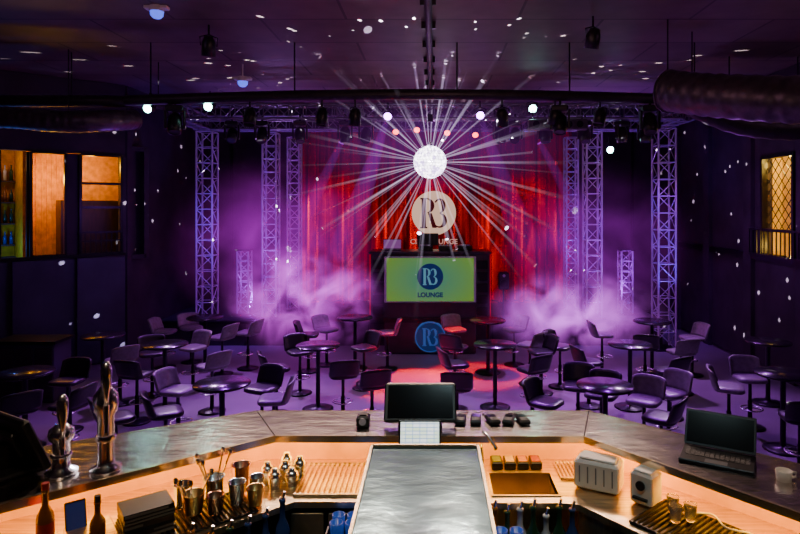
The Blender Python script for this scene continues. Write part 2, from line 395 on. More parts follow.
truss(b,(-5.4,12.6,5.3),(5.2,12.6,5.3),0.3,alud)
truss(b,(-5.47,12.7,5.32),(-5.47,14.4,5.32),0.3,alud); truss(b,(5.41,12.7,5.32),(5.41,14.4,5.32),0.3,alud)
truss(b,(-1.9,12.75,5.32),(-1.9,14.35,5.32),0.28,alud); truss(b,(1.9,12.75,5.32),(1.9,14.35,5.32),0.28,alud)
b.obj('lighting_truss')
b=MB()
pts=[(-4.9+9.4*k/20,9.6,5.02+0.10*math.sin(math.pi*k/20)) for k in range(21)]
b.tube(pts,0.085,ductk,10)
for X in (-4.5,-2.2,0.4,2.2,4.2): b.cyl((X,9.6,5.05),(X,9.6,CZ),0.012,blackm,seg=6)
b.obj('hanging_pipe')
b=MB(); b.cyl((-0.06,4,CZ-0.09),(-0.03,14,CZ-0.09),0.05,ductk)
for k in range(10): b.box((-0.05,4.5+k,CZ-0.055),(0.2,0.04,0.1),blackm)
b.obj('cable_conduit')
b=MB(); b.box((0,16.3,CZ-0.15),(13.2,0.2,0.28),ductk); b.obj('ceiling_beam')
def duct(name,pts,r,m,rib=0.12):
    P=[Vector(p) for p in pts]; out=[]; rad=[]
    for i in range(len(P)-1):
        n=max(2,int((P[i+1]-P[i]).length/ (rib/4)))
        for k in range(n):
            out.append(P[i].lerp(P[i+1],k/n)); rad.append(r*(1+0.03*math.sin(len(out)*math.pi/2)))
    b=MB(); b.tube(out,rad,m,18)
    b.cyl(out[0],out[1],r*1.06,m,seg=18); b.cyl(out[-2],out[-1],r*1.06,m,seg=18)
    for i in range(0,len(out),40): b.cyl(out[i],(out[i].x,out[i].y,CZ),0.01,blackm,seg=5)
    return b.obj(name)
def arc(pts,n=8):
    P=[Vector(p) for p in pts];out=[]
    Q=[P[0]]+P+[P[-1]]
    for i in range(1,len(Q)-2):
        for k in range(n):
            t=k/n; a,b_,c,d=Q[i-1],Q[i],Q[i+1],Q[i+2]
            out.append(0.5*((2*b_)+(-a+c)*t+(2*a-5*b_+4*c-d)*t*t+(-a+3*b_-3*c+d)*t**3))
    out.append(P[-1]); return out
duct('air_duct',arc([(-8.7,9.9,4.78),(-7.2,9.9,4.8),(-6.2,10.0,4.74),(-5.6,10.2,4.78),(-5.4,10.9,4.9)]),0.18,ductm)
duct('air_duct',arc([(-8.7,10.1,5.12),(-7.0,10.1,5.1),(-5.6,10.4,5.15),(-4.9,11.0,5.2)]),0.1,ductk)
duct('air_duct',arc([(3.3,8.4,4.95),(3.6,7.9,4.8),(4.1,7.2,4.62),(4.8,6.6,4.5),(6.4,6.2,4.55)]),0.28,ductm,0.2)
duct('air_duct',arc([(3.9,9.0,4.85),(4.6,8.9,4.55),(5.4,8.6,4.45),(6.4,8.3,4.5)]),0.17,ductk,0.2)
b=MB(); b.box((0,0,0),(1.5,0.6,0.4),ductm,bev=0.03)
for k in range(4): b.box((-0.6+k*0.4,0,0.0),(0.04,0.64,0.44),ductk)
for sx in (-0.6,0.6): b.cyl((sx,0,0.2),(sx,0,0.85),0.012,blackm,seg=5)
b.obj('ventilation_unit',(5.8,10.5,5.1))

# ---------------------------------------------------------------- stage lights
def moving_head(loc,tilt,pan,lens,name='moving_head_light',s=1.0):
    b=MB(); b.box((0,0,-0.06),(0.26,0.22,0.1),black,bev=0.02); b.cyl((0,0,0),(0,0,0.14),0.02,blackm)
    for sx in (-1,1): b.box((sx*0.14,0,-0.24),(0.035,0.1,0.3),black,bev=0.01)
    M=Matrix.Translation((0,0,-0.3))@Matrix.Rotation(tilt,4,'X')
    b.lathe([(0,0.17),(0.07,0.17),(0.105,0.1),(0.11,-0.05),(0.10,-0.16),(0.085,-0.165)],(0,0,0),black,18,M)
    b.cyl((0,0,-0.15),(0,0,-0.155),0.088,lens,seg=20,M=M)
    o=b.obj(name,loc,pan); o.scale=(s,s,s); return o
def par(loc,tilt,pan,lens,s=1.0):
    b=MB(); 
    b.tube([(-0.11,0,-0.12),(-0.12,0,0.0),(0,0,0.04),(0.12,0,0),(0.11,0,-0.12)],0.01,blackm,6); b.cyl((0,0,0.03),(0,0,0.18),0.015,blackm)
    M=Matrix.Translation((0,0,-0.12))@Matrix.Rotation(tilt,4,'X')
    b.lathe([(0,0.14),(0.06,0.13),(0.095,0.05),(0.1,-0.14),(0.09,-0.14),(0.085,-0.1)],(0,0,0),black,18,M); b.cyl((0,0,-0.1),(0,0,-0.105),0.085,lens,seg=20,M=M)
    o=b.obj('par_can_light',loc,pan); o.scale=(s,s,s); return o
def at(pxx,pyy,d): return ((pxx-432)/F*d,d,H-(pyy-205)/F*d)
for (x_,y_,d_,l,ti) in ((150,107,9.8,lampw,-1.3),(210,105,9.8,lampw,-1.3),(532,107,12.3,lampw,-1.35),(609,148,13.8,lampw,-1.35),(388,114,12.2,lampp,-1.2),(480,113,12.2,lampp,-1.2)):
    p=at(x_,y_,d_); par((p[0],p[1],p[2]+0.08),ti,0,l,0.8 if d_<10 else 0.9)
for (x_,y_) in ((417,128),(447,131),(475,133),(396,130)):
    p=at(x_,y_,14.0); moving_head((p[0],p[1],p[2]+0.25),-1.0,0,lampr,s=0.8)
for x_ in (232,262,300,345,366,500,515,545,585,622,645):
    moving_head(((x_-432)/F*12.6,12.6,5.12),random.uniform(-0.7,0.2),random.uniform(-0.5,0.5),black,s=1.0)
for x_ in (250,322,355,502,555,600):
    par(((x_-432)/F*9.6,9.6,4.88),random.uniform(-0.4,0.5),random.uniform(-1,1),black)
for x_ in (175,560,650): moving_head(((x_-432)/F*9.6,9.6,4.95),-0.4,random.uniform(-0.5,0.5),black)
b=MB(); b.box((0,0,0),(1.2,0.2,0.22),ductm,bev=0.02); 
for k in range(5): b.cyl((-0.45+k*0.22,-0.1,0),(-0.45+k*0.22,-0.12,0),0.07,blackm,seg=16)
for sx in (-.5,.5): b.cyl((sx,0,0.1),(sx,0,0.3),0.012,blackm)
b.obj('light_bar',(2.55,12.2,4.98))
for X,Y in ((2.2,8.2),(-3.2,8.6)): par((X,Y,CZ-0.2),0.3,0.4,black)
def dome(loc,lens,name):
    b=MB(); b.cyl((0,0,0),(0,0,0.08),0.09,white,seg=20); b.lathe([(0.085,0),(0.08,-0.05),(0.05,-0.085),(0,-0.1)],(0,0,0),lens,20); b.cyl((0,0,0.08),(0,0,0.3),0.012,white,seg=6)
    b.box((0,0,0.05),(0.3,0.12,0.05),white,bev=0.01)
    return b.obj(name,loc)
domeb=mat('dome_blue',(0.1,0.12,0.9),0.3,emit=(0.08,0.14,1.0),es=1.6)
dome((-3.6,7.85,CZ-0.07),domeb,'overhead_projector'); dome((-3.25,10.3,CZ-0.48),domeb,'overhead_projector'); 

# disco ball
b=MB(); R=0.32
mir=bpy.data.materials.new('glowing_mirror_tiles'); mir.use_nodes=True; nt=mir.node_tree; bs=nt.nodes['Principled BSDF']; bs.inputs['Metallic'].default_value=1; bs.inputs['Roughness'].default_value=0.12; bs.inputs['Base Color'].default_value=(0.9,0.9,0.95,1)
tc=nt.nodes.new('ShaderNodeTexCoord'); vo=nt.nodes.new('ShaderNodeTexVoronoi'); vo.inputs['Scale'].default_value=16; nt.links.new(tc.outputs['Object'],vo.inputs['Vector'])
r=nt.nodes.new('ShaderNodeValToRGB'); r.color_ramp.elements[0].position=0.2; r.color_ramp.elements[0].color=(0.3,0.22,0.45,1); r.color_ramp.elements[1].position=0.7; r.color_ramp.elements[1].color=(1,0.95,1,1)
nt.links.new(vo.outputs['Color'],r.inputs['Fac']); nt.links.new(r.outputs['Color'],bs.inputs['Emission Color']); bs.inputs['Emission Strength'].default_value=8  # tiles emit on their own, standing in for reflected spotlight
b.sphere((0,0,0),R,black,32,20)
rings=16
for i in range(1,rings):
    t=math.pi*i/rings; n=max(5,int(2*math.pi*math.sin(t)*R/(math.pi*R/rings)))
    for k in range(n):
        a=2*math.pi*(k+0.5)/n
        M=Matrix.Rotation(a,4,'Z')@Matrix.Rotation(t,4,'Y')@Matrix.Translation((0,0,R+0.002))@Euler((random.uniform(-.05,.05),random.uniform(-.05,.05),0)).to_matrix().to_4x4()
        h=math.pi*R/rings*0.46; b.add([(-h,-h,0),(h,-h,0),(h,h,0),(-h,h,0)],[(0,1,2,3)],mir,False,M)
b.cyl((0,0,R-0.02),(0,0,R+0.08),0.05,chrome); b.cyl((0,0,R+0.08),(0,0,1.0),0.008,blackm,seg=6); b.cyl((0,0,0.8),(0,0,0.95),0.06,black)
BALL=(-0.04,12.0,4.21)
b.obj('disco_ball',BALL)

# ---------------------------------------------------------------- furniture
def stool_mesh(lm,name):
    b=MB()
    b.lathe([(0,0),(0.21,0),(0.215,0.012),(0.16,0.025),(0.05,0.045),(0.032,0.07),(0.032,0.4),(0.024,0.41),(0.024,0.66),(0.09,0.68),(0.09,0.70),(0,0.70)],(0,0,0),blackm,20)
    b.tube([(0.15*math.cos(a),0.15*math.sin(a)-0.06,0.30) for a in [2*math.pi*k/16 for k in range(16)]],0.011,chrome,6,closed=True)
    for sx in (-1,1): b.cyl((sx*0.02,0,0.3),(sx*0.12,-0.1,0.3),0.009,chrome,seg=6)
    def ring(z,sx,sy,yo=0):
        out=[]
        for k in range(24):
            a=2*math.pi*k/24; c,s_=math.cos(a),math.sin(a)
            out.append((sx*math.copysign(abs(c)**0.5,c),yo+sy*math.copysign(abs(s_)**0.5,s_),z))
        return out
    R_=[ring(0.70,0.17,0.16),ring(0.705,0.20,0.19),ring(0.72,0.215,0.205),ring(0.745,0.215,0.205),ring(0.765,0.20,0.185),ring(0.77,0.12,0.11)]
    vs=sum(R_,[]); fs=[]
    for i in range(len(R_)-1):
        for k in range(24): fs.append((i*24+k,i*24+(k+1)%24,(i+1)*24+(k+1)%24,(i+1)*24+k))
    fs.append(tuple(range(120,144))); b.add(vs,fs,lm,True)
    nu,nv=14,6
    def sh(off):
        out=[]
        for j in range(nv+1):
            v=j/nv
            for i in range(nu+1):
                uu=-1+2*i/nu; x=(0.215+off*0.5)*math.sin(uu*1.25)/math.sin(1.25)
                y=0.19+off-0.07*(abs(uu)**2.6)+0.08*v
                top=0.29-0.04*abs(uu)**3; z=0.73+0.02*(1-v)+v*top
                out.append((x,y,z))
        return out
    A=sh(0.0);B=sh(0.03); vs=A+B; N=len(A); fs=[]; W=nu+1
    for j in range(nv):
        for i in range(nu):
            fs.append((j*W+i,j*W+i+1,(j+1)*W+i+1,(j+1)*W+i)); fs.append((N+j*W+i,N+(j+1)*W+i,N+(j+1)*W+i+1,N+j*W+i+1))
    for i in range(nu): fs.append((nv*W+i,nv*W+i+1,N+nv*W+i+1,N+nv*W+i)); fs.append((i,N+i,N+i+1,i+1))
    for j in range(nv): fs.append((j*W,(j+1)*W,N+(j+1)*W,N+j*W)); fs.append((j*W+nu,N+j*W+nu,N+(j+1)*W+nu,(j+1)*W+nu))
    b.add(vs,fs,lm,True)
    return b.mesh(name)
SG=stool_mesh(leather,'bar_stool_grey'); SB=stool_mesh(leatherb,'bar_stool_black')
b=MB()
b.lathe([(0,0),(0.25,0),(0.255,0.012),(0.2,0.025),(0.05,0.04),(0.036,0.07),(0.036,1.0),(0.12,1.01),(0.12,1.02)],(0,0,0),blackm,20)
b.lathe([(0,1.02),(0.34,1.02),(0.36,1.03),(0.36,1.045),(0.352,1.055),(0,1.055)],(0,0,0),tabletop,40)
TM=b.mesh('bar_table')
tabs=[(205,317),(165,344),(222,383),(318,345),(495,344),(488,320),(355,317),(605,385),(630,344),(652,321),(783,373),(768,341),(25,372),(103,335)]
TP=[]
for x_,y_ in tabs:
    X,Y=px(x_,y_,1.05); TP.append((X,Y)); inst('bar_table',TM,(X,Y,0))
stools=[(120,358,0),(137,372,1),(165,330,0),(193,346,0),(212,364,0),(178,388,0),(248,331,0),(218,333,0),(184,408,1),(262,386,1),(277,366,1),(300,350,1),(336,329,0),(343,372,1),(372,382,1),(386,331,0),(364,346,1),(457,384,1),(462,362,1),(455,328,0),(514,328,0),(530,343,0),(541,350,1),(526,366,1),(578,384,1),(590,360,1),(602,333,0),(655,366,1),(644,398,0),(664,392,0),(681,350,0),(692,336,0),(645,345,1),(733,386,0),(750,376,0),(642,412,1),(546,400,1),(796,392,0),(118,415,1),(22,398,1),(48,385,1),(235,402,0),(560,345,1),(800,415,1),(190,330,0),(612,400,1),(70,402,1),(455,345,1),(320,330,1),(150,352,1)]
placed=[]
for x_,y_,k in stools:
    X,Y=px(x_,y_,0.77)
    for it in range(4):
        for (tx,ty) in TP:
            dx,dy=X-tx,Y-ty; r_=math.hypot(dx,dy)
            if r_<0.66: X=tx+dx/r_*0.67; Y=ty+dy/r_*0.67
        for (qx,qy) in placed:
            dx,dy=X-qx,Y-qy; r_=math.hypot(dx,dy)
            if r_<0.55: X=qx+dx/max(r_,.01)*0.56; Y=qy+dy/max(r_,.01)*0.56
    placed.append((X,Y))
    t=min(TP,key=lambda q:(q[0]-X)**2+(q[1]-Y)**2); a=math.atan2(t[1]-Y,t[0]-X)
    inst('bar_stool',SB if k else SG,(X,Y,0),a+math.pi/2+random.uniform(-0.45,0.45))
b=MB(); b.box((0,0,0.25),(0.7,2.2,0.34),leatherb,bev=0.05); b.box((-0.32,0,0.6),(0.16,2.2,0.55),leatherb,bev=0.05)
for y in (-1,1): b.box((0,y,0.04),(0.5,0.06,0.08),blackm)
for y in (-0.55,0,0.55): b.box((0.03,y,0.43),(0.6,0.5,0.04),leatherb,bev=0.015)
b.obj('lounge_bench',(-8.0,9.3,0))
b=MB(); b.box((0,0,0.5),(1.0,0.5,1.0),bluewall,bev=0.02); b.box((0,0,1.02),(1.08,0.56,0.05),blackm)
for k in range(3): b.box((-0.33+k*0.33,-0.255,0.5),(0.3,0.02,0.85),wallm,bev=0.008)
b.obj('sideboard_cabinet',(-6.9,10.4,0))

# ---------------------------------------------------------------- BAR
BZ=2.13; WZ=1.93; PZ=1.0
b=MB(); b.box((-1,0.3,0.5),(15,6.2,1.0),mat('bar_floor',(0.05,0.045,0.045),0.5)); b.obj('bar_platform')
outer=[(-3.2,2.33),(-1.04,3.56),(0.93,3.56),(2.7,1.95)]
inner=[(-2.5,1.85),(-0.83,3.17),(0.8,3.16),(2.0,1.72)]
def strip(b,A,B,z0,z1,m):
    for i in range(len(A)-1): b.prism([B[i],B[i+1],A[i+1],A[i]],z0,z1,m)
def off(P,k):
    return [(o_[0]+(i_[0]-o_[0])*k,o_[1]+(i_[1]-o_[1])*k) for o_,i_ in zip(outer,P)]
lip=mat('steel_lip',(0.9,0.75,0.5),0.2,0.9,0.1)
b=MB(); strip(b,outer,off(inner,0.965),BZ-0.035,BZ,steeltop); strip(b,off(inner,0.965),inner,BZ-0.035,BZ+0.001,lip); strip(b,outer,off(inner,0.02),BZ,BZ+0.001,lip)
for P0,P1 in ((outer[1],inner[1]),(outer[2],inner[2])):
    b.cyl((P0[0],P0[1],BZ),(P1[0],P1[1],BZ),0.003,blackm,seg=5)
b.obj('bar_counter')
panelA=off(inner,0.42); panelB=off(inner,0.52)
b=MB(); strip(b,panelA,panelB,PZ+0.001,BZ-0.036,warmpanel); 
strip(b,off(inner,0.1),off(inner,0.14),PZ+0.001,BZ-0.036,darkwood)
b.obj('bar_backsplash')
b=MB(); strip(b,off(inner,0.56),off(inner,0.62),BZ-0.055,BZ-0.037,led); b.obj('led_strip')
wfront=[(-2.05,1.7),(-0.66,2.87),(-0.29,2.87)]
wback=[(panelB[0][0],panelB[0][1]),(panelB[1][0],panelB[1][1]),(-0.29,3.355)]
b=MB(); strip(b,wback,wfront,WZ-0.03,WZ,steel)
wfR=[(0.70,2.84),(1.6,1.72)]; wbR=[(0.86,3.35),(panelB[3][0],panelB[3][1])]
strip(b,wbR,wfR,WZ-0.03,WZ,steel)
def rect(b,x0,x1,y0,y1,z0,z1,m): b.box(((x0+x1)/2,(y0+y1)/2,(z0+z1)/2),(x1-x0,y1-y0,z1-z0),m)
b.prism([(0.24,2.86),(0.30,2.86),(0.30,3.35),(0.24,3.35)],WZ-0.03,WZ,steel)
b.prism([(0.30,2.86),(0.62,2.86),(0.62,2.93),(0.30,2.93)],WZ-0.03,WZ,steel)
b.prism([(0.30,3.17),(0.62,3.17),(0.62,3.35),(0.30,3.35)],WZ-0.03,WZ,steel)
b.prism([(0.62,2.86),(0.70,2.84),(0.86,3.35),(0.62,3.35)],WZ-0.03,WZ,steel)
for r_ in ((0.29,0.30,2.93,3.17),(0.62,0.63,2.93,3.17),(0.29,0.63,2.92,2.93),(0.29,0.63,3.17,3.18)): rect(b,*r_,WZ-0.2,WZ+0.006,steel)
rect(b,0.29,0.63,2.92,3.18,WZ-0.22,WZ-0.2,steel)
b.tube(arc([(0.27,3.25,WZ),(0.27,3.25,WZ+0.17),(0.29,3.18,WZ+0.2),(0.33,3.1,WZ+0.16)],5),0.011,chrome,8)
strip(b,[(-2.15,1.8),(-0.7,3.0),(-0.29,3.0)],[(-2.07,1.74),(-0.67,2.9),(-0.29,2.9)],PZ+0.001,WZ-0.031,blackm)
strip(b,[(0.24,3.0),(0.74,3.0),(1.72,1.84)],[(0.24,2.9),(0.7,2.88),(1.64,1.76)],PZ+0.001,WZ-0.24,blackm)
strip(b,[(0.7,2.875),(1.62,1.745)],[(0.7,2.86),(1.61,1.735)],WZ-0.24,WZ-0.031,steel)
for x in (-0.6,-0.42): b.box((x,2.89,1.72),(0.16,0.015,0.3),steel,bev=0.004)
b.obj('bar_worktop')
def ribs(name,M,w,d,n,m,r=0.006):
    b=MB()
    for k in range(n):
        x=-w/2+w*k/(n-1); b.cyl((x,-d/2,0.006),(x,d/2,0.006),r,m,seg=6,M=M)
    for y in (-d/2,d/2): b.cyl((-w/2,y,0.006),(w/2,y,0.006),r,m,seg=6,M=M)
    return b.obj(name)
ribs('drain_mat',Matrix.Translation((-0.5,3.1,WZ+.001)),0.34,0.36,14,steel,0.008)
aL=math.atan2(1.32,1.67)
ribs('drain_mat',Matrix.Translation((-1.10,2.70,WZ+.001))@Matrix.Rotation(aL,4,'Z'),0.55,0.25,26,blackm)
aR=math.atan2(-1.2,1.0)
ribs('drain_mat',Matrix.Translation((1.16,2.58,WZ+.001))@Matrix.Rotation(aR,4,'Z'),0.5,0.3,22,blackm,0.008)
ribs('drain_mat',Matrix.Translation((0.74,3.2,WZ+.001)),0.14,0.2,8,steel)
ribs('drain_mat',Matrix.Translation((-1.55,2.36,WZ+.001))@Matrix.Rotation(aL,4,'Z'),0.5,0.25,24,steel)
b=MB()
for k in range(3): b.box((k*0.2,0,0.02),(0.18,0.2,0.03),steel,bev=0.006); b.cyl((k*0.2-0.04,-0.05,0.045),(k*0.2+0.04,-0.05,0.045),0.005,chrome,seg=6)
b.obj('ice_well_lid',(-1.75,2.28,WZ+0.013),aL)
# central unit
b=MB()
b.box((-0.033,2.02,1.595),(0.49,1.62,1.18),blackm); b.box((-0.033,2.02,2.195),(0.51,1.64,0.022),darksteel,bev=0.006)
b.box((-0.283,2.02,2.212),(0.012,1.64,0.014),steel); b.box((0.217,2.02,2.212),(0.012,1.64,0.014),steel); b.box((-0.033,2.835,2.212),(0.51,0.012,0.014),steel)
b.obj('service_station')
def pos(name,loc,rz,tilt,scr,w=0.4,h=0.26,zc=0.16):
    b=MB(); b.box((0,0.02,0.012),(0.24,0.2,0.024),black,bev=0.008); b.cyl((0,0.04,0.02),(0,0.04,zc),0.035,black)
    M=Matrix.Translation((0,0.0,zc))@Matrix.Rotation(tilt,4,'X')
    b.box((0,0,0.02),(w,0.035,h),black,M=M,bev=0.012); b.box((0,-0.019,0.02),(w-0.04,0.003,h-0.04),scr,M=M); b.box((0,0.03,0.02),(w*0.5,0.03,h*0.5),black,M=M,bev=0.01)
    return b.obj(name,loc,rz)
pos('pos_terminal',(-0.065,3.34,BZ),0,-0.6,scrk,0.40,0.22,0.10)
pos('pos_terminal',(-1.93,2.78,BZ),math.radians(150),-0.4,scrk,0.42,0.27,0.13)
m=bpy.data.materials.new('tablet_screen'); m.use_nodes=True; nt=m.node_tree; bs=nt.nodes['Principled BSDF']
tc=nt.nodes.new('ShaderNodeTexCoord'); br=nt.nodes.new('ShaderNodeTexBrick'); br.offset=0; br.inputs['Scale'].default_value=1; br.inputs['Brick Width'].default_value=0.035; br.inputs['Row Height'].default_value=0.016; br.inputs['Mortar Size'].default_value=0.0018
mp=nt.nodes.new('ShaderNodeMapping'); mp.inputs['Rotation'].default_value=(math.pi/2,0,0); nt.links.new(tc.outputs['Object'],mp.inputs['Vector']); nt.links.new(mp.outputs['Vector'],br.inputs['Vector'])
br.inputs['Color1'].default_value=(0.9,0.95,1,1); br.inputs['Color2'].default_value=(0.7,0.9,0.6,1); br.inputs['Mortar'].default_value=(0.15,0.3,0.6,1)
nt.links.new(br.outputs['Color'],bs.inputs['Emission Color']); bs.inputs['Emission Strength'].default_value=1.6
b=MB(); b.box((0,0.05,0.006),(0.14,0.1,0.012),black,bev=0.003); b.cyl((0,0.06,0.01),(0,0.02,0.26),0.012,black)
M=Matrix.Translation((0,0,0.275))@Matrix.Rotation(-0.35,4,'X'); b.box((0,0,0),(0.21,0.012,0.16),black,M=M,bev=0.004); b.box((0,-0.0075,0),(0.19,0.002,0.14),m,M=M)
b.obj('tablet_stand',(-0.06,2.96,WZ))
def reader(name,loc,rz):
    b=MB(); b.box((0,0,0.015),(0.06,0.11,0.028),black,bev=0.008); b.box((0,0.025,0.0295),(0.045,0.04,0.003),scrk)
    for i in range(3):
        for j in range(3): b.box((-0.015+i*0.015,-0.04+j*0.016,0.0295),(0.01,0.009,0.003),mat('key_grey2',(0.12,0.12,0.12)))
    b.tube(arc([(0,0.055,0.01),(0.02,0.09,0.006),(-0.02,0.12,0.006),(0.03,0.15,0.006)],4),0.003,black,5)
    return b.obj(name,loc,rz)
for k,x in enumerate((0.16,0.245,0.34,0.43,0.51)): reader('card_reader',(x,3.37,BZ),random.uniform(-.3,.3))
b=MB(); b.box((0,0,0.03),(0.07,0.08,0.06),black,bev=0.01); b.cyl((0,-0.041,0.035),(0,-0.045,0.035),0.02,alu); b.box((0,0,0.062),(0.04,0.04,0.01),blackm); b.obj('receipt_printer',(-0.38,3.32,BZ))
laptop('laptop',(1.36,2.86,BZ),math.radians(-30),scrk,0.32,0.2,0.6,True,0.18)
b=MB(); b.lathe([(0,0),(0.03,0),(0.034,0.045),(0.032,0.045),(0.028,0.005),(0,0.005)],(0,0,0),white,16); b.tube([(0.033,0,0.012),(0.052,0,0.015),(0.054,0,0.033),(0.033,0,0.038)],0.005,white,6); b.obj('coffee_mug',(1.56,2.66,BZ))
def tower(loc,h,rz,name,n=1):
    b=MB()
    b.lathe([(0,0),(0.065,0),(0.067,0.015),(0.04,0.03),(0.034,0.06),(0.036,h*0.55),(0.05,h*0.6),(0.055,h*0.68),(0.05,h*0.76),(0.035,h*0.8),(0.025,h*0.84),(0,h*0.85)],(0,0,0),chrome,24)
    for k in range(n):
        dx=(k-(n-1)/2)*0.1
        b.cyl((dx*0.2,0,h*0.66),(dx,-0.08,h*0.66),0.014,chrome); b.cyl((dx,-0.08,h*0.70),(dx,-0.08,h*0.52),0.013,chrome); b.cyl((dx,-0.085,h*0.52),(dx,-0.095,h*0.44),0.009,chrome)
        b.lathe([(0,0),(0.009,0),(0.012,0.05),(0.022,0.1),(0.024,0.16),(0.014,0.19),(0,0.195)],(dx,-0.08,h*0.70),chrome,12)
    b.lathe([(0.04,h*0.3),(0.046,h*0.33),(0.04,h*0.36)],(0,0,0),chrome,20)
    return b.obj(name,loc,rz)
tower((-1.5,2.76,BZ),0.46,math.radians(30),'beer_tap_tower',1)
tower((-1.68,2.72,BZ),0.27,math.radians(35),'beer_tap_tower',1)
b=MB(); z=0
for k in range(7):
    h=random.uniform(0.012,0.02); b.box((random.uniform(-.006,.006),random.uniform(-.006,.006),z+h/2),(0.2,0.15,h),random.choice([black,darkwood]),rot=(0,0,random.uniform(-.06,.06))); b.box((0,0,z+h/2),(0.195,0.152,h*0.5),mat('page_edge',(0.25,0.2,0.15))); z+=h+0.0005
b.obj('menu_stack',(-1.24,2.6,WZ+0.014),aL)
b=MB(); b.box((0,0,0.07),(0.08,0.008,0.14),black,rot=(-0.4,0,0),bev=0.003); b.box((0,-0.006,0.072),(0.07,0.002,0.125),emis('phone_blue',(0.02,0.03,0.12),0.4),rot=(-0.4,0,0)); b.box((0,0.01,0.01),(0.07,0.08,0.02),black); b.obj('phone_on_dock',(-1.52,2.56,WZ+0.014),aL)
def cup(name,loc,r,h,m,spoon=False):
    b=MB(); b.lathe([(0,0),(r*0.75,0),(r*0.8,0.01),(r,h),(r*1.05,h+0.003),(r*0.94,h),(r*0.74,0.012),(0,0.012)],(0,0,0),m,20)
    if spoon:
        for k in range(5):
            a=random.uniform(0,6.28); b.cyl((0,0,0.01),(r*1.6*math.cos(a),r*1.6*math.sin(a),h*1.9),0.004,chrome,seg=6); b.sphere((r*1.6*math.cos(a),r*1.6*math.sin(a),h*1.9),0.012,chrome,8,6,(1,0.4,1.3))
    return b.obj(name,loc)
for (X,Y,r,h,mm,sp) in ((-1.04,2.86,0.05,0.11,chrome,True),(-0.94,2.95,0.045,0.13,copper,False),(-1.09,2.74,0.05,0.09,gold,True),(-0.92,2.83,0.04,0.1,chrome,False),(-0.99,2.74,0.04,0.08,copper,False),(-0.85,2.91,0.035,0.09,chrome,False),(-1.17,2.81,0.04,0.1,chrome,False),(-0.83,2.82,0.04,0.08,gold,False)):
    cup('bar_caddy_cup' if sp else 'metal_tumbler',(X,Y,WZ+0.014),r,h,mm,sp)
def shaker(loc,h):
    b=MB(); b.lathe([(0,0),(0.026,0),(0.036,h*0.6),(0.037,h*0.62),(0.026,h*0.8),(0.018,h*0.85),(0.018,h*0.96),(0.014,h),(0,h)],(0,0,0),chrome,18); b.obj('cocktail_shaker',loc)
for (X,Y,h) in ((-0.84,3.06,0.11),(-0.76,3.1,0.1),(-0.79,3.01,0.1),(-0.71,3.04,0.09),(-0.69,3.13,0.11),(-0.77,3.18,0.11)): shaker((X,Y,WZ),h)
def rail(name,p0,p1,n,z=1.62):
    b=MB(); p0=Vector((*p0,z));p1=Vector((*p1,z)); d=(p1-p0); nn=Vector((d.y,-d.x,0)).normalized()
    a=math.atan2(d.y,d.x); c=(p0+p1)/2
    b.box(c,(d.length,0.1,0.012),steel,rot=(0,0,a)); b.box(c+nn*0.05+Vector((0,0,0.06)),(d.length,0.008,0.12),steel,rot=(0,0,a))
    for k in range(n):
        q=p0.lerp(p1,(k+0.5)/n); h=random.uniform(0.27,0.35); bottle(b,(q.x,q.y,z+0.007),h,random.choice(bl)); 
        b.cyl((q.x,q.y,z+h),(q.x+0.01,q.y,z+h+0.04),0.007,chrome,seg=8)
    b.obj(name)
rail('speed_rail',(-1.1,2.42),(-0.66,2.80),7,1.64)
rail('speed_rail',(0.26,2.80),(0.68,2.78),7,1.62)
rail('speed_rail',(-1.7,1.92),(-1.2,2.32),6,1.7)
b=MB(); bottle(b,(0,0,0),0.26,bl[0],None,0.032); b.cyl((0,0,0.07),(0,0,0.13),0.033,mat('label_red',(0.6,0.03,0.03)),seg=12,caps=False); b.cyl((0,0,0.26),(0,0,0.285),0.014,mat('cap_red',(0.6,0.03,0.03))); b.obj('liquor_bottle',(-1.56,2.42,WZ+0.014))
b=MB(); bottle(b,(0,0,0),0.2,bl[0],None,0.03); b.cyl((0,0,0.2),(0,0,0.225),0.012,darkwood); b.obj('liquor_bottle',(-1.36,2.44,WZ+0.014))
bglass=mat('glowing_blue_cup',(0.05,0.12,0.5),0.2,0,0.2,emit=(0.02,0.08,0.5),es=0.2)  # cup plastic given slight emission so it glows blue
def tray(loc,nx,ny):
    b=MB(); b.box((0,0,0.01),(nx*0.07+0.02,ny*0.07+0.02,0.02),blackm)
    for s_ in (-1,1): b.box((s_*(nx*0.035+0.01),0,0.04),(0.008,ny*0.07+0.02,0.06),blackm)
    for i in range(nx):
        for j in range(ny): b.lathe([(0,0),(0.024,0),(0.031,0.1),(0.028,0.1),(0.022,0.006),(0,0.006)],(-(nx-1)*0.035+i*0.07,-(ny-1)*0.035+j*0.07,0.02),bglass,14)
    b.box((0,0,-0.38),(nx*0.07,ny*0.07,0.74),blackm)
    b.obj('glass_rack',loc)
tray((-0.40,2.76,1.79),2,2); tray((0.34,2.66,1.79),2,1)
b=MB(); b.box((0,0,0.075),(0.22,0.14,0.14),white,bev=0.012); 
for k in range(5): b.box((-0.08+k*0.04,-0.0715,0.08),(0.006,0.004,0.08),mat('vent_grey',(0.2,0.2,0.2)))
b.box((0,0,0.15),(0.18,0.10,0.012),white,bev=0.005)
for sx in (-0.09,0.09): b.cyl((sx,0,0),(sx,0,0.01),0.015,black)
b.obj('ice_crusher',(0.84,3.02,WZ+.001),math.radians(-28))
b=MB(); b.box((0,0,0.08),(0.11,0.11,0.15),white,bev=0.012); b.cyl((0,-0.056,0.1),(0,-0.065,0.1),0.022,black,seg=16); b.box((0,-0.06,0.04),(0.07,0.02,0.01),black); b.box((0,0,0.158),(0.09,0.09,0.01),white,bev=0.004)
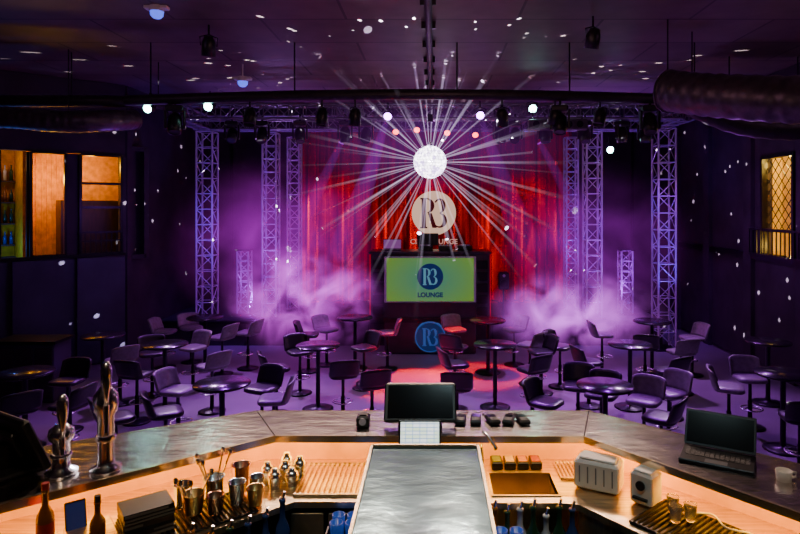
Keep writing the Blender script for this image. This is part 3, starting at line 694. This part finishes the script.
for sx in (-0.04,0.04): b.cyl((sx,0,0),(sx,0,0.01),0.012,black)
b.obj('citrus_juicer',(1.02,2.86,WZ+.001),math.radians(-45))
glassm=mat('clear_glass',(0.9,0.9,0.9),0.05,0,0.02,trans=0.9)
for (X,Y) in ((1.10,2.74),(1.15,2.67),(1.08,2.66)): cup('tumbler_glass',(X,Y,WZ+0.016),0.028,0.07,glassm)
b=MB(); b.tube(arc([(0,0,0.006),(0.1,0.06,0.02),(0.2,-0.02,0.03),(0.28,0.05,0.008),(0.36,-0.05,0.008),(0.3,-0.1,0.02)],8),0.005,white,6); b.box((0.3,-0.1,0.015),(0.05,0.04,0.03),white,bev=0.005); b.obj('power_cable',(1.14,2.72,WZ+0.016),aR)
b=MB()
for k in range(4): b.box((-0.1+k*0.07,0,0.02),(0.06,0.1,0.04),blackm,bev=0.005); b.box((-0.1+k*0.07,0,0.041),(0.045,0.08,0.004),[mat('lime',(0.08,0.12,0.02)),mat('lemon',(0.4,0.26,0.02)),mat('orange_fruit',(0.3,0.1,0.02)),mat('cherry',(0.2,0.02,0.02))][k])
b.obj('garnish_tray',(0.45,3.26,WZ+0.001))

# ---------------------------------------------------------------- volumes
def vol_mat(name,col,strength,mode,scale=1.2,thr=(0.4,0.75),rmax=4.2,pw=4.0):
    m=bpy.data.materials.new(name); m.use_nodes=True; nt=m.node_tree; nt.nodes.clear()
    out=nt.nodes.new('ShaderNodeOutputMaterial'); pv=nt.nodes.new('ShaderNodeEmission')
    pv.inputs['Color'].default_value=(*col,1)
    nt.links.new(pv.outputs[0],out.inputs['Volume'])
    tc=nt.nodes.new('ShaderNodeTexCoord'); ln=nt.nodes.new('ShaderNodeVectorMath'); ln.operation='LENGTH'; nt.links.new(tc.outputs['Object'],ln.inputs[0])
    mr=nt.nodes.new('ShaderNodeMapRange'); mr.interpolation_type='SMOOTHSTEP'; mr.inputs[1].default_value=1.0; mr.inputs[2].default_value=0.05; mr.inputs[3].default_value=0; mr.inputs[4].default_value=1
    if mode=='beam':
        mr.inputs[1].default_value=rmax; mr.inputs[2].default_value=0.2; mr.interpolation_type='LINEAR'
    nt.links.new(ln.outputs['Value'],mr.inputs[0]); cur=mr.outputs[0]
    if mode=='beam':
        p=nt.nodes.new('ShaderNodeMath'); p.operation='POWER'; p.inputs[1].default_value=pw; nt.links.new(cur,p.inputs[0]); cur=p.outputs[0]
    if mode=='smoke':
        n=nt.nodes.new('ShaderNodeTexNoise'); n.inputs['Scale'].default_value=scale; n.inputs['Detail'].default_value=5; n.inputs['Distortion'].default_value=0.9
        ge=nt.nodes.new('ShaderNodeNewGeometry'); nt.links.new(ge.outputs['Position'],n.inputs['Vector'])
        m2=nt.nodes.new('ShaderNodeMapRange'); m2.inputs[1].default_value=thr[0]; m2.inputs[2].default_value=thr[1]; nt.links.new(n.outputs['Fac'],m2.inputs[0])
        mu=nt.nodes.new('ShaderNodeMath'); mu.operation='MULTIPLY'; nt.links.new(cur,mu.inputs[0]); nt.links.new(m2.outputs[0],mu.inputs[1]); cur=mu.outputs[0]
    ms=nt.nodes.new('ShaderNodeMath'); ms.operation='MULTIPLY'; ms.inputs[1].default_value=strength; nt.links.new(cur,ms.inputs[0]); nt.links.new(ms.outputs[0],pv.inputs['Strength'])
    return m
def blob(name,loc,rad,m):
    b=MB(); b.sphere((0,0,0),1,m,24,14); o=b.obj(name,loc); o.scale=rad; return o
blob('glowing_smoke_cloud',(-2.75,12.9,1.35),(1.9,0.9,1.34),vol_mat('smoke_l',(0.62,0.06,0.76),6.0,'smoke',1.5,thr=(0.42,0.72)))  # smoke emits its own purple in place of scattered stage light
blob('glowing_smoke_cloud',(3.0,12.7,1.05),(2.1,0.9,1.04),vol_mat('smoke_r',(0.54,0.08,0.72),6.4,'smoke',1.5,thr=(0.42,0.72)))
blob('glowing_haze_cloud',(-3.8,14.6,2.4),(2.8,1.6,2.35),vol_mat('haze_l',(0.36,0.01,0.46),0.75,'smoke',0.8,thr=(0.33,0.65)))  # haze glow is emission put into the volume, no lamp lights it
blob('glowing_haze_cloud',(3.9,14.6,2.3),(2.6,1.6,2.25),vol_mat('haze_r',(0.32,0.01,0.46),0.55,'smoke',0.8,thr=(0.33,0.65)))
blob('glowing_haze_cloud',(0,12.6,4.6),(4.0,1.5,1.3),vol_mat('haze_c',(0.36,0.04,0.55),0.20,'smoke',0.5,thr=(0.1,0.6)))
b=MB(); bm_=vol_mat('ball_ray_glow',(0.85,0.70,1.0),27.0,'beam',rmax=4.4,pw=5.4)  # rays are self-emitting cones, not haze lit by the ball
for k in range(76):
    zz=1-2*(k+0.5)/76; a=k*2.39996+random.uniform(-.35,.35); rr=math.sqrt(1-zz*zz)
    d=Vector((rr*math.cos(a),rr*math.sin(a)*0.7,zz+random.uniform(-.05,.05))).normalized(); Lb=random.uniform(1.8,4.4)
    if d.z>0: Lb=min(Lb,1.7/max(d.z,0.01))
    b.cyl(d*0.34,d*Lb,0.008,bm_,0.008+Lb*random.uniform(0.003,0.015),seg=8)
b.obj('emissive_ball_rays',BALL)
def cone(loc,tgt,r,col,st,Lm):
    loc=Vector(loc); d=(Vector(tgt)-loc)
    b=MB(); b.cyl(d.normalized()*0.12,d,0.06,vol_mat('emissive_light_shaft',col,st,'beam',rmax=Lm,pw=1.8),r,seg=20); b.obj('emissive_light_shaft',loc)  # shaft drawn as an emissive cone that fades with distance
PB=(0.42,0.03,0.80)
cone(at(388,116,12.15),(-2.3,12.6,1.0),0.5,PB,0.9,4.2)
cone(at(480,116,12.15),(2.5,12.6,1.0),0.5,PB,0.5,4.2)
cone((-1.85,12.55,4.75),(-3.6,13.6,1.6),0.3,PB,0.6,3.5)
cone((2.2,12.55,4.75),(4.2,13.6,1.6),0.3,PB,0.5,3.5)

# ---------------------------------------------------------------- lights
def spot(loc,tgt,col,e,ang=60,blend=0.5,r=0.08):
    l=bpy.data.lights.new('spot','SPOT'); l.energy=e; l.color=col; l.spot_size=math.radians(ang); l.spot_blend=blend; l.shadow_soft_size=r
    o=bpy.data.objects.new('stage_and_fill_spot',l); S.collection.objects.link(o); o.location=loc
    o.rotation_euler=(Vector(tgt)-Vector(loc)).to_track_quat('-Z','Y').to_euler(); return o
def point(loc,col,e,r=0.1,name='fill_and_room_point'):
    l=bpy.data.lights.new(name,'POINT'); l.energy=e; l.color=col; l.shadow_soft_size=r
    o=bpy.data.objects.new(name,l); S.collection.objects.link(o); o.location=loc; return o
P=(0.42,0.04,1.0); PV=(0.58,0.12,1.0); BL=(0.12,0.04,1.0); RD=(1,0.0,0.006)
for x in (-4.2,-1.5,1.5,4.2): spot((x,12.2,5.0),(x*0.95,9.8,0),PV,820,60)
for x in (-3,0,3): spot((x,9.4,4.8),(x,7.0,0),P,300,80)
for x in (-5.5,5.5): spot((x,13.0,4.9),(x*0.4,9.0,0.6),(0.85,0.5,1.0),650,50,0.7)
spot((-0.2,12.6,5.0),(-0.3,11.2,0),RD,7000,26,0.4); spot((0.5,12.6,5.0),(0.8,11.9,0.5),RD,3500,24,0.3); spot((-0.2,11.0,4.6),(-0.15,8.4,0),RD,1500,30,0.6)
for i in range(15):
    x=-3.5+i*0.51; e_=[2800,400,2000,300,3200,1000][i%6]
    spot((x,16.45,5.42),(x+random.uniform(-.06,.06),17.0,1.9),RD,e_,11,0.5,0.02)
for i in range(8):
    x=-3.3+i*0.95; spot((x,16.25,0.65),(x+0.05,17.0,3.0),RD,320,22,0.8,0.02)
for x in (-2.6,0,2.6): spot((x,14.9,5.1),(x,17.1,2.6),RD,300,60,0.8)
for x in (-3.5,0,3.5): spot((x,13.6,4.3),(x,13.3,5.6),(0.5,0.2,0.9),70,140,0.8)
for (X,Y,c) in ((-5.0,13.7,BL),(-3.7,14.0,P),(-4.6,15.2,P),(3.9,13.8,P),(3.4,15.0,BL),(5.3,13.3,BL),(4.7,14.8,P)):
    spot((X,Y,0.75),(X*1.02,Y+0.6,5.0),c,300,60,0.8)
for (X,Y,c) in ((-5.1,12.9,BL),(5.3,12.4,P),(-4.6,12.9,P),(4.6,12.9,BL)): spot((X,Y,5.0),(X,Y+1.6,2.0),c,280,55,0.8)
l=bpy.data.lights.new('ball_dots_helper_light','POINT'); l.energy=26000; l.color=(1,0.93,1); l.shadow_soft_size=0.005; l.use_nodes=True  # added light beside the ball; its pattern imitates reflected dots
nt=l.node_tree; em=nt.nodes['Emission']; ge=nt.nodes.new('ShaderNodeNewGeometry'); vo=nt.nodes.new('ShaderNodeTexVoronoi'); vo.inputs['Scale'].default_value=17
nt.links.new(ge.outputs['Incoming'],vo.inputs['Vector']); mr=nt.nodes.new('ShaderNodeMapRange'); mr.inputs[1].default_value=0.115; mr.inputs[2].default_value=0.09; nt.links.new(vo.outputs['Distance'],mr.inputs[0])
sx=nt.nodes.new('ShaderNodeSeparateXYZ'); nt.links.new(ge.outputs['Incoming'],sx.inputs[0]); ab=nt.nodes.new('ShaderNodeMath'); ab.operation='ABSOLUTE'; nt.links.new(sx.outputs['Z'],ab.inputs[0])
lt=nt.nodes.new('ShaderNodeMapRange'); lt.inputs[1].default_value=0.56; lt.inputs[2].default_value=0.46; nt.links.new(ab.outputs[0],lt.inputs[0])
mu=nt.nodes.new('ShaderNodeMath'); mu.operation='MULTIPLY'; nt.links.new(mr.outputs[0],mu.inputs[0]); nt.links.new(lt.outputs[0],mu.inputs[1]); nt.links.new(mu.outputs[0],em.inputs['Strength'])
o=bpy.data.objects.new('ball_dots_helper_light',l); S.collection.objects.link(o); o.location=(-0.04,11.55,4.2)
point((0,6.5,5.2),(0.85,0.38,0.45),32,0.4); point((-5,6.5,5.2),(0.6,0.28,0.6),18,0.4); point((5,6.5,5.2),(0.65,0.28,0.55),20,0.4)  # weak fill points added for ambient light, no fixtures here
point((-5.5,11.5,3.2),(0.35,0.07,0.9),30,0.3); point((5.5,11.5,3.2),(0.45,0.08,0.8),36,0.3)  # purple side fill, likewise added for ambient
spot((0,3.0,3.6),(0,7,CZ),(0.95,0.55,0.4),80,140,1.0,0.3)
p=wpt(2.7,0.8,4.2); point(p,(1,0.42,0.0),30,0.1); p=wpt(1.9,0.8,3.9); point(p,(1,0.5,0.0),36,0.1); p=wpt(0.8,0.7,4.2); point(p,(0.9,0.5,0.2),10,0.1); p=wpt(0.8,0.5,2.5); point(p,(0.05,0.2,1),30,0.1)
point((7.0,11.6,4.2),(1,0.62,0.1),42,0.08); point((7.0,11.6,2.5),(1,0.6,0.1),20,0.08)
for A,B in ((inner[0],inner[1]),(inner[1],inner[2]),(inner[2],inner[3])):
    c=Vector(((A[0]+B[0])/2,(A[1]+B[1])/2,BZ-0.05)); d=Vector((B[0]-A[0],B[1]-A[1],0)); nrm=Vector((-d.y,d.x,0)).normalized()
    l=bpy.data.lights.new('led_strip_light','AREA'); l.shape='RECTANGLE'; l.size=d.length; l.size_y=0.03; l.energy=3.6*d.length; l.color=(1,0.45,0.0)
    o=bpy.data.objects.new('led_strip_light',l); S.collection.objects.link(o); o.location=c+nrm*0.05
    o.rotation_euler=(math.radians(20),0,math.atan2(d.y,d.x))
for (X,Y,c) in ((-1.3,1.6,(1,0.7,0.45)),(0.2,1.4,(0.65,0.95,1.0)),(1.5,1.6,(1,0.7,0.45))): spot((X,Y,5.4),(X*0.9,2.9,2),c,75,55,0.8,0.2)  # unseen overhead downlights added above the bar
for x in (-2.6,-1.6,-0.7,0.3,1.2,2.1): spot((x,7.4,5.6),(x*0.7,3.5,2.1),(1.0,0.66,0.5),420,26,0.8,0.08)  # unseen overhead spots added to brighten the bar ledge
spot((-0.3,4.6,5.6),(0,2.4,2.2),(0.6,0.95,1.0),90,30,0.8,0.2)  # cool spot added to lighten the service station top

w=bpy.data.worlds.new('club_dark'); S.world=w; w.use_nodes=True; w.node_tree.nodes['Background'].inputs[0].default_value=(0.02,0.01,0.04,1); w.node_tree.nodes['Background'].inputs[1].default_value=0.3

cam=bpy.data.cameras.new('camera'); co=bpy.data.objects.new('camera',cam); S.collection.objects.link(co); S.camera=co
co.location=(0,0,H); co.rotation_euler=(math.pi/2,0,0); cam.lens=27; cam.sensor_width=36; cam.shift_x=-0.04; cam.shift_y=-62/800; cam.clip_end=100
